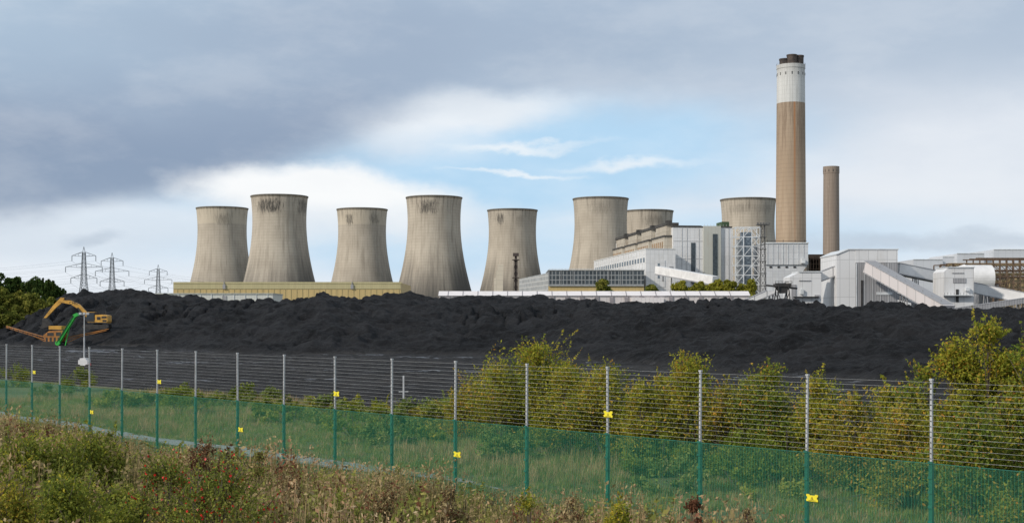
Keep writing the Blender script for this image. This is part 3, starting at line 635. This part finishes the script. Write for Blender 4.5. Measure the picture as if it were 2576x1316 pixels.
def blades(n,h,rad,w,lean):
    bx=rng.normal(size=(n,2))*rad; a=rng.uniform(0,6.28,n); le=rng.uniform(.2,1,n)*lean; hh=h*rng.uniform(.5,1.1,n)
    dx=np.cos(a)*le*hh;dy=np.sin(a)*le*hh; p=np.stack([bx[:,0],bx[:,1],np.zeros(n)],1); q=p+np.stack([dx,dy,hh],1)
    s=np.stack([-np.sin(a),np.cos(a),np.zeros(n)],1)*w
    return np.stack([p-s,p+s,q+s*.25,q-s*.25],1)
def seedweed(n,h,rad,w,ls=.035,k=7,lo=.55):
    b=blades(n,h,rad,w,.25); tip=(b[:,2]+b[:,3])/2; base=(b[:,0]+b[:,1])/2
    t=rng.uniform(lo,1.02,(n,k,1)); c=base[:,None]+(tip-base)[:,None]*t+rng.normal(size=(n,k,3))*.035
    return np.concatenate([b.reshape(-1,4,3),rquads(c.reshape(-1,3),ls,asp=.5).reshape(-1,4,3)])
def scatter(name,temps,pos,sc_,mats,mi):
    out=[];mm=[]
    which=rng.integers(0,len(temps),len(pos)); ang=rng.uniform(0,6.28,len(pos))
    for k,t in enumerate(temps):
        s=np.where(which==k)[0]
        if not len(s): continue
        c,sn=np.cos(ang[s]),np.sin(ang[s]); f=t.reshape(-1,3)
        x=f[None,:,0]*c[:,None]-f[None,:,1]*sn[:,None]; y=f[None,:,0]*sn[:,None]+f[None,:,1]*c[:,None]; z=np.broadcast_to(f[None,:,2],x.shape)
        v=np.stack([x,y,z],-1)*sc_[s][:,None,None]+pos[s][:,None,:]
        out.append(v.reshape(-1,3)); mm.append(np.full(len(s)*len(t),mi[k]))
    return quadmesh(name,np.concatenate(out),mats,np.concatenate(mm))
def area(n,i0,i1,n0,n1):
    i=rng.uniform(i0,i1,n); k=rng.uniform(n0,n1,n); x=FX0+2.025*i+.738*k; y=FY0*(1-.0357*i)+.675*k; return x,y
gt=[blades(14,.26,.14,.012,.8) for _ in range(4)]
x,y=area(26000,-8,19,.6,24); off=nd(x,y); keep=~((off>2.6)&(off<4.0)&(x<-6+2*rng.normal(size=len(x)))); x,y=x[keep],y[keep]
dens=fbm(x*.2,y*.2,3)>-.45; x,y=x[dens],y[dens]
scatter('meadow_grass',gt,np.stack([x,y,verge_h(x,y)],1),rng.uniform(.35,1.0,len(x)),[GM,WB],[0,0,0,1])
x,y=area(4500,-8,12,5,22); k=fbm(x*.12+7,y*.12,2)>0.08; x,y=x[k],y[k]
scatter('dry_grass',[blades(22,.5,.18,.012,.8) for _ in range(3)],np.stack([x,y,verge_h(x,y)],1),rng.uniform(.5,1.1,len(x)),[WB,GM],[0,1,0])
wt=[seedweed(12,.95,.16,.010) for _ in range(3)]+[seedweed(8,.8,.2,.009,.045,14,.15) for _ in range(4)]+[seedweed(8,1.0,.12,.009)]+[blades(26,.7,.16,.012,.5) for _ in range(2)]
x,y=area(15000,-10,19,-26,-.5); k=(y>17)&(x>-40)&(x<22); x,y=x[k],y[k]
cl=fbm(x*.25+3,y*.25,3)
s=rng.uniform(.45,1.25,len(x))*(1+1.0*cl)*np.clip(.75+(-nd(x,y))/8,0,1.35)
scatter('tall_weeds',wt,np.stack([x,y,verge_h(x,y)],1),s,[WB,WG,WD],[0,0,0,1,1,1,0,2,0,1])
def tree_mass(name,lst,m,ls,conif=False):
    V=[];mi=[]
    for (px,d,yt,wpx,n) in lst:
        x=X_(px,d);h=Z_(yt,d);w=wpx*d/F
        V+=[np.array(stick((x,d,0),(x,d,h*.8),h*.022,h*.006))]; mi+=[1]*3
        for j in range(12):
            if conif: break
            a=rng.uniform(0,6.28); rr=rng.uniform(.1,.8)*w/2; zc=h*rng.uniform(.35,.9); cr=w*rng.uniform(.13,.24); rr*=1.15-max(0,zc/h-.5)*1.2
            c=np.array([x+rr*math.cos(a),d+rr*math.sin(a),zc]); V.append(np.array(stick((x,d,zc*.6),c,h*.008,h*.003))); mi+=[1]*3
            dv=rng.normal(size=(n//12,3)); dv/=np.linalg.norm(dv,axis=1)[:,None]; p=c+dv*cr*(rng.uniform(.3,1,n//12)**.5)[:,None]*np.array([1,1,.85])
            q=rquads(p,ls,asp=.7); V.append(q); mi+=[0]*(len(q)//4)
        if conif:
            t=rng.uniform(.12,1,n); a=rng.uniform(0,6.28,n); r=w/2*(1-t)*rng.uniform(.5,1,n)*(.75+.35*np.sin(t*60)); p=np.stack([x+r*np.cos(a),d+r*np.sin(a),t*h-r*.2],1)
            q=rquads(p,ls,asp=.7); V.append(q); mi+=[0]*(len(q)//4)
    return quadmesh(name,np.concatenate(V),[m,BK],mi)
tree_mass('distant_trees',[(px+rng.uniform(-6,6),400+rng.uniform(0,50),686+max(0,px-70)*.25+rng.uniform(-8,10),64,2000) for px in range(-160,150,17)],GD,.45)
tree_mass('distant_trees',[(px,398,700+abs(px-110)*.3,24,1200) for px in (72,94,108,122,134)],GD,.38,True)
tree_mass('distant_trees',[(px+rng.uniform(-6,6),322,720+max(0,px-10)*.25+rng.uniform(-8,8),54,1900) for px in range(-120,138,13)],GT,.38)
tree_mass('distant_trees',[(px+rng.uniform(-8,8),300,762+max(0,px)*.35+rng.uniform(-5,8),50,1200) for px in range(-200,50,15)],GT,.3)
tree_mass('poplar_tree',[(1518,600,668,38,4500),(1512,600,690,36,2500),(1524,600,694,36,2500)],GT,.6)
GF=leaf_mat('leaf_far_yellow',[(0,(.09,.10,.02)),(.5,(.24,.24,.035)),(1,(.40,.34,.05))],.25,.1)
tree_mass('distant_trees',[(px+rng.uniform(-4,4),560,696+rng.uniform(-3,10),54,2400) for px in range(1712,1905,14)],GF,.5)
tree_mass('distant_trees',[(px,560,704+rng.uniform(0,6),38,1800) for px in (1632,1648,1662)],GT,.5)
tree_mass('distant_trees',[(2082,460,735,40,900),(440,650,742,36,900)],GD,.4)
# ---------------------------------------------------------------- fence
fg=mat('fence_green_post',(.012,.13,.09),.45,.2,3); fs=mat('galvanised_steel',(.46,.47,.48),.45,.2,5,metal=.1)
def mesh_mat():
    m,nt,b=nt_new('welded_mesh'); out=[n for n in nt.nodes if n.type=='OUTPUT_MATERIAL'][0]; o=objc(nt)
    s=N(nt,'ShaderNodeSeparateXYZ'); nt.links.new(o,s.inputs[0])
    fz=math_(nt,'FRACT',math_(nt,'DIVIDE',s.outputs[2],.0127)); fx=math_(nt,'FRACT',math_(nt,'DIVIDE',s.outputs[0],.0762*.675))
    a=math_(nt,'LESS_THAN',fz,.20); c=math_(nt,'LESS_THAN',fx,.06); k=math_(nt,'MAXIMUM',a,c)
    b.inputs['Base Color'].default_value=(.02,.19,.12,1); b.inputs['Roughness'].default_value=.5
    t=N(nt,'ShaderNodeBsdfTransparent'); mx=N(nt,'ShaderNodeMixShader'); nt.links.new(k,mx.inputs[0]); nt.links.new(t.outputs[0],mx.inputs[1]); nt.links.new(b.outputs[0],mx.inputs[2]); nt.links.new(mx.outputs[0],out.inputs[0]); return m
b=MB(); I0,I1=-14,20
dirv=Vector((2.025,-2.213,0)).normalized(); nrm=Vector((.738,.675,0))
for i in range(I0,I1+1):
    x,y=fpt(i); P=Vector((x,y,0)); tl=Vector((rng.normal()*.012,0,0))
    b.beam(P+Vector((0,0,-.3)),P+Vector((0,0,2.42)),.075,.075,0,up=nrm)
    b.beam(P+Vector((0,0,2.42)),P+Vector((0,0,4.08))+tl,.045,.05,1,up=nrm)
    b.beam(P+Vector((0,0,4.08))+tl,P+Vector((0,0,4.12))+tl,.07,.07,1,up=nrm)
    for z in np.arange(.3,2.4,.3): b.beam(P-nrm*.05+Vector((0,0,z)),P-nrm*.05+Vector((0,0,z+.05)),.1,.02,0,up=nrm)
    for z in np.linspace(2.5,4.02,15): b.beam(P-nrm*.035+Vector((0,0,z)),P-nrm*.035+Vector((0,0,z+.015)),.02,.02,2)
    if i<I1:
        x2,y2=fpt(i+1); Q=Vector((x2,y2,0)); off=-nrm*.045
        b.add([P+off+Vector((0,0,.02)),Q+off+Vector((0,0,.02)),Q+off+Vector((0,0,2.4)),P+off+Vector((0,0,2.4))],[(0,1,2,3)],3)
        b.beam(P+off+Vector((0,0,2.41)),Q+off+Vector((0,0,2.41)),.015,.015,0)
        for z in np.linspace(2.5,4.05,15): b.beam(P+off+Vector((0,0,z)),Q+off+Vector((0,0,z)),.0035,.0035,1)
b.obj('security_fence',[fg,fs,dark,mesh_mat()],fixn=False)
ym=mat('sign_yellow',(.80,.68,.03),.5,.05,3); bm=mat('sign_black',(.02,.02,.02),.5)
def sign(px,py,i):
    u=(px-CX)/F
    Y=(FX0*.738+FY0*.675)/(u*.738+.675); X=u*Y; z=Z_(py,Y); c=Vector((X,Y,z))-nrm*.075
    s=MB(); poly=[(-.12,-.085),(.12,-.085),(.12,-.03),(.10,-.03),(.10,.03),(.12,.03),(.12,.085),(.06,.085),(.05,.06),(-.05,.06),(-.06,.085),(-.12,.085),(-.12,.03),(-.10,.03),(-.10,-.03),(-.12,-.03)]
    s.prism([(a*1.25,q*.9) for a,q in poly],-.004,.004,0)
    s.prism([(-.036,-.036),(.036,-.036),(0,.03)],-.008,-.0045,1); s.prism([(-.022,-.028),(.022,-.028),(0,.014)],-.011,-.0085,0); s.prism([(-.008,.006),(.010,-.008),(0,-.010),(.006,-.027),(-.010,-.008),(0,-.006)],-.014,-.0115,1)
    s.prism([(-.09,-.062),(.09,-.062),(.09,-.053),(-.09,-.053)],-.008,-.0045,1)
    s.obj('warning_sign',[ym,bm],c,math.atan2(dirv.y,dirv.x))
for q in ((90,936,1),(405,960,5),(851,990,9),(1535,1041,13),(235,1036,3),(610,1080,7),(1155,1142,11),(2048,1251,15)): sign(*q)
# ---------------------------------------------------------------- excavator
cy=mat('machine_yellow',(.58,.31,.05),.5,.3,.8); orr=mat('machine_orange',(.42,.17,.035),.6,.45,.7); gm=mat('machine_green',(.03,.42,.05),.5,.2,1); gl=mat('cab_glass',(.03,.04,.05),.15,.1,1); rub=mat('track_steel',(.04,.038,.036),.8,.4,2)
ex,ed=246,262; zb=min(max(coal_at(x_,z_) for x_ in (230,246,262) for z_ in (260.5,262,263.5))-.1,4.2)
E=MB()
for yy in (-1.5,1.1):
    E.prism([(-2.3,.05),(2.1,.05),(2.55,.45),(2.4,.95),(-2.4,.95),(-2.7,.5)],yy,yy+.6,2)
    for x in np.arange(-2,2.2,.65): E.cyl((x,yy-.03,.42),(x,yy+.63,.42),.22,.22,2,10)
E.cyl((0,0,.9),(0,0,1.25),.9,.9,2,16)
E.prism([(-1.6,1.25),(2.2,1.25),(2.35,1.6),(2.3,2.75),(1.2,2.95),(-.1,2.9),(-.1,1.9),(-1.6,1.9)],-1.45,1.45,0)
E.box((.3,-1.48,1.9),(1.0,-1.46,2.5),2); E.box((1.4,-1.48,1.5),(2.2,-1.46,1.9),2); E.box((1.2,-1.48,2.2),(2.2,-1.46,2.6),2); E.box((-1.6,-1.47,1.25),(2.2,-1.455,1.4),2)
E.prism([(-1.8,1.5),(-.2,1.5),(-.2,3.35),(-1.5,3.35),(-1.85,2.4)],-1.5,-.45,2); E.prism([(-1.72,1.95),(-.35,1.95),(-.35,3.2),(-1.45,3.2),(-1.76,2.4)],-1.52,-.43,3); E.box((-1.55,-1.5,3.36),(-.15,-.45,3.46),0)
for x in (-.1,.7,1.5,2.2): E.beam((x,-1.3,2.9),(x,-1.3,3.5),.06,.06,2)
E.beam((-.1,-1.3,3.5),(2.2,-1.3,3.5),.06,.06,2); E.cyl((1.5,.3,2.9),(1.5,.3,3.7),.1,.1,2)
E.prism([(-1.6,1.7),(-1.2,2.4),(-3.6,4.95),(-5.4,5.75),(-7.6,5.85),(-7.7,5.45),(-5.2,4.95),(-3.9,4.1)],-.35,.35,0)
E.prism([(-6.6,6.25),(-7.3,6.35),(-8.9,4.7),(-10.75,2.25),(-10.45,2.0),(-8.3,4.3),(-7.2,5.2)],-.26,.26,0)
E.beam((-4.5,0,5.75),(-6.7,0,6.35),.22,.22,2); E.beam((-1.9,.45,1.7),(-3.9,.45,4.3),.24,.24,2); E.beam((-1.9,-.45,1.7),(-3.9,-.45,4.3),.24,.24,2)
E.beam((-8.0,0,5.2),(-9.9,0,2.9),.2,.2,2); E.beam((-9.9,0,2.9),(-9.7,0,1.6),.2,.2,2)
E.prism([(-10.8,2.2),(-10.4,2.3),(-9.5,1.7),(-9.1,.9),(-9.3,.45),(-9.6,.5),(-10.0,.35),(-10.9,.15),(-11.3,.35),(-10.9,1.0)],-.75,.75,2)
for q in (-.6,-.2,.2,.6): E.beam((-11.2,q,.35),(-11.6,q,.6),.1,.1,2)
exo=E.obj('excavator',[cy,orr,rub,gl],(X_(ex,ed),ed,zb))
tc=bpy.data.curves.new('boom_lettering','FONT'); tc.body='CMC'; tc.size=.8; tc.extrude=.01; tc.materials.append(rub)
to=bpy.data.objects.new('boom_lettering',tc); sc.collection.objects.link(to); to.parent=exo; to.location=(-5.6,-.37,4.98); to.rotation_euler=(math.radians(90),-.0,0)
S=MB(); d=252
def sx(px): return (px-140)*d/F
def sz(py): return (870-py)*d/F
for yy in (-1.3,1.0): S.prism([(sx(112),.1),(sx(160),.1),(sx(166),.5),(sx(158),.9),(sx(114),.9),(sx(108),.5)],yy,yy+.4,2)
S.prism([(sx(118),.9),(sx(158),.9),(sx(165),sz(842)),(sx(162),sz(830)),(sx(128),sz(832)),(sx(114),sz(842))],-1.1,1.1,1)
S.box((sx(128),-1.2,sz(828)),(sx(160),1.2,sz(819)),0)
for px in (120,130,140,150): S.box((sx(px),-1.13,sz(862)),(sx(px+5),-1.11,sz(848)),2)
S.box((sx(124),-1.13,sz(844)),(sx(140),-1.11,sz(836)),2); S.box((sx(146),-1.13,sz(844)),(sx(158),-1.11,sz(835)),2)
S.beam((sx(150),-1.3,sz(866)),(sx(192),-1.3,sz(797)),1.0,.55,3); S.beam((sx(150),-1.3,sz(862)),(sx(192),-1.3,sz(793)),1.3,.12,2); S.beam((sx(192),-1.3,sz(795)),(sx(202),-1.3,sz(790)),1.1,.6,3)
S.beam((sx(170),-1.3,sz(868)),(sx(182),-1.3,sz(815)),.15,.15,3); S.cyl((sx(153),-1.9,sz(862)),(sx(153),-.7,sz(862)),.45,.45,3,12)
S.beam((sx(120),.3,sz(850)),(sx(15),.3,sz(820)),.6,.14,1); S.beam((sx(120),.3,sz(856)),(sx(15),.3,sz(823)),.6,.1,1); S.beam((sx(120),.3,sz(862)),(sx(60),.3,sz(834)),.12,.12,1)
S.beam((sx(160),.3,sz(850)),(sx(270),.8,sz(827)),.6,.14,1); S.beam((sx(160),.3,sz(855)),(sx(265),.8,sz(831)),.6,.1,1); S.beam((sx(165),.3,sz(862)),(sx(215),.6,sz(840)),.12,.12,1)
for k in range(8): S.beam((sx(22+k*12),-.02,sz(822+k*3.4)),(sx(22+k*12),-.02,sz(827+k*3.4)),.08,.08,2)
S.obj('screening_machine',[cy,orr,rub,gm],(X_(140,d),d,-.05))
S=MB(); d=141; S.box((-.5,-.5,.35),(.5,.5,.95),0); S.box((-.35,-.45,.95),(.3,.4,1.15),0); S.beam((-.9,0,.3),(.9,0,.3),.12,.1,2)
for s_ in (-.45,.45): S.cyl((s_,-.55,.25),(s_,-.4,.25),.25,.25,2,12)
S.cyl((0,0,.9),(0,0,3.4),.09,.08,1); S.cyl((0,0,3.4),(0,0,5.8),.06,.05,1); S.beam((-.45,0,5.8),(.45,0,5.8),.08,.08,1)
for s_ in (-.4,0,.4): S.box((s_-.13,-.15,5.82),(s_+.13,.05,6.05),1)
S.box((.5,-.2,.3),(.7,.1,.6),3)
S.obj('lighting_tower',[white2,fs,rub,RD],(X_(212,d),d,-.1))
S=MB(); d=82; S.beam((0,0,-.2),(0,0,Z_(945,d)),.1,.1,0); S.beam((-.3,0,Z_(985,d)),(.3,0,Z_(985,d)),.05,.05,0); S.obj('marker_post',[fs],(X_(1015,d),d,0))
for k,(px,d) in enumerate([(995,80),(1010,79),(1026,80)]):
    S=MB(); 
    S.rev([(.28,0),(.5,0),(.58,.1),(.5,.24),(.28,.24),(.28,0)],18); S.obj('tyre',[rub],(X_(px,d),d,.12),smooth=True)
# ---------------------------------------------------------------- camera, sun, world
cam=bpy.data.cameras.new('camera'); co=bpy.data.objects.new('camera',cam); sc.collection.objects.link(co); sc.camera=co
co.location=(0,0,CH); co.rotation_euler=(math.radians(90),0,0); cam.sensor_width=36; cam.lens=36*F/2576; cam.shift_y=142/2576; cam.clip_end=30000; cam.clip_start=.1
el=math.radians(30); az=math.radians(-124)
sdir=Vector((math.sin(az)*math.cos(el),math.cos(az)*math.cos(el),math.sin(el)))
sl=bpy.data.lights.new('sun','SUN'); sl.energy=3.1; sl.angle=math.radians(3); sl.color=(1,.92,.82); so=bpy.data.objects.new('sun',sl); sc.collection.objects.link(so); so.rotation_euler=sdir.to_track_quat('Z','Y').to_euler()
w=bpy.data.worlds.new('World'); sc.world=w; w.use_nodes=True; nt=w.node_tree; nt.nodes.clear()
try: w.cycles.sampling_method='MANUAL'; w.cycles.sample_map_resolution=256
except Exception as e_: print(e_)
out=N(nt,'ShaderNodeOutputWorld'); sky=N(nt,'ShaderNodeTexSky',sky_type='NISHITA'); sky.sun_disc=False; sky.sun_elevation=el; sky.sun_rotation=az
g_=N(nt,'ShaderNodeTexCoord').outputs['Generated']; s=N(nt,'ShaderNodeSeparateXYZ'); nt.links.new(g_,s.inputs[0])
A=math_(nt,'MULTIPLY',math_(nt,'ARCTAN2',s.outputs[0],s.outputs[1]),F); V_=math_(nt,'MULTIPLY',math_(nt,'ARCSINE',s.outputs[2]),F)
def skyw(amp,scale,st=(1,1,2.2),det=6):
    mp=N(nt,'ShaderNodeMapping'); mp.inputs['Scale'].default_value=st; nt.links.new(g_,mp.inputs[0])
    n=N(nt,'ShaderNodeTexNoise'); n.inputs['Scale'].default_value=scale; n.inputs['Detail'].default_value=det; n.inputs['Roughness'].default_value=.55; nt.links.new(mp.outputs[0],n.inputs[0])
    v=N(nt,'ShaderNodeVectorMath',operation='SUBTRACT'); nt.links.new(n.outputs['Color'],v.inputs[0]); v.inputs[1].default_value=(.5,.5,.5)
    q=N(nt,'ShaderNodeVectorMath',operation='MULTIPLY'); nt.links.new(v.outputs[0],q.inputs[0]); q.inputs[1].default_value=amp; return q.outputs[0]
cb=N(nt,'ShaderNodeCombineXYZ'); nt.links.new(A,cb.inputs[0]); nt.links.new(V_,cb.inputs[1])
def vadd(a,b):
    v=N(nt,'ShaderNodeVectorMath',operation='ADD'); nt.links.new(a,v.inputs[0]); nt.links.new(b,v.inputs[1]); return v.outputs[0]
UV=vadd(cb.outputs[0],skyw((260,140,0),6.0)); UV2=vadd(cb.outputs[0],skyw((260,120,0),13.0,(1,1,2.0),8))
def blob(cx,cy,rx,ry,soft,rot=0,uv=None):
    az_=math.atan((cx-CX)/F); e_=math.atan((HY-cy)/F*math.cos(az_))
    mp=N(nt,'ShaderNodeMapping',vector_type='TEXTURE'); mp.inputs['Location'].default_value=(az_*F,e_*F,0); mp.inputs['Rotation'].default_value=(0,0,math.radians(rot)); mp.inputs['Scale'].default_value=(rx,ry,1)
    nt.links.new(uv or UV,mp.inputs[0]); l=N(nt,'ShaderNodeVectorMath',operation='LENGTH'); nt.links.new(mp.outputs[0],l.inputs[0])
    return mrange(nt,l.outputs['Value'],1-soft,1+soft,1,0)
def paint(c,m,rgb,a=1.0):
    if a!=1: m=math_(nt,'MULTIPLY',m,a)
    return mixc(nt,m,c,lin(rgb))
c=lin((200,213,227))
c=paint(c,blob(1300,60,2000,300,.5),(172,189,209))
c=paint(c,blob(1288,720,3500,270,.6),(232,239,248))
c=paint(c,blob(2330,430,700,240,.6),(228,233,241),.9)
c=paint(c,blob(1640,300,480,80,.6),(188,201,218),.7)
c=paint(c,blob(2450,60,700,150,.7),(182,196,213),.8)
blue=math_(nt,'MAXIMUM',blob(1240,430,720,145,.45,5,UV2),math_(nt,'MULTIPLY',blob(1330,610,950,90,.6),.75))
c=mixc(nt,blue,c,lin((182,217,244)))
c=paint(c,blob(1100,285,300,52,.55,0,UV2),(240,245,250),.95)
c=paint(c,blob(1010,350,210,50,.8,0,UV2),(235,241,248),.75)
dk=blob(250,280,850,215,.20,13)
c=paint(c,dk,(148,164,188))
c=paint(c,blob(80,20,800,180,.7),(176,196,216),.9)
c=paint(c,blob(950,110,620,110,.7),(164,180,201),.7)
c=paint(c,blob(180,410,560,80,.7,4),(134,153,180),.6)
c=paint(c,blob(60,590,480,50,.8),(216,226,238),.8)
wh=blob(820,492,320,72,.3,-6,UV2)
c=paint(c,wh,(252,253,254),1.0)
c=paint(c,blob(850,560,420,45,.8,0,UV2),(224,233,243),.8)
c=paint(c,blob(1310,374,130,7,.95,3,UV2),(242,247,251),.8); c=paint(c,blob(1590,415,130,8,.95,0,UV2),(242,247,251),.75); c=paint(c,blob(1290,437,120,5,.95,0,UV2),(240,246,251),.8)
c=paint(c,blob(2450,608,420,22,.7,0,UV2),(188,201,217),.8); c=paint(c,blob(245,600,60,16,.8,0,UV2),(186,200,217),.75)
fn=noise(nt,g_,9,6,.6,(1,1,2.6)); c=mixc(nt,mrange(nt,fn,.42,.72,0,.14),c,(1,1,1)); c=mixc(nt,mrange(nt,fn,.55,.3,0,.05),c,lin((150,168,190)))
b1=N(nt,'ShaderNodeBackground'); b1.inputs[1].default_value=.12; nt.links.new(sky.outputs[0],b1.inputs[0])
b2=N(nt,'ShaderNodeBackground'); nt.links.new(c,b2.inputs[0]); b2.inputs[1].default_value=1.02
mx=N(nt,'ShaderNodeMixShader'); mx.inputs[0].default_value=.93; nt.links.new(b1.outputs[0],mx.inputs[1]); nt.links.new(b2.outputs[0],mx.inputs[2]); nt.links.new(mx.outputs[0],out.inputs[0])
sc.view_settings.view_transform='Standard'; sc.view_settings.look='None'; sc.view_settings.exposure=0
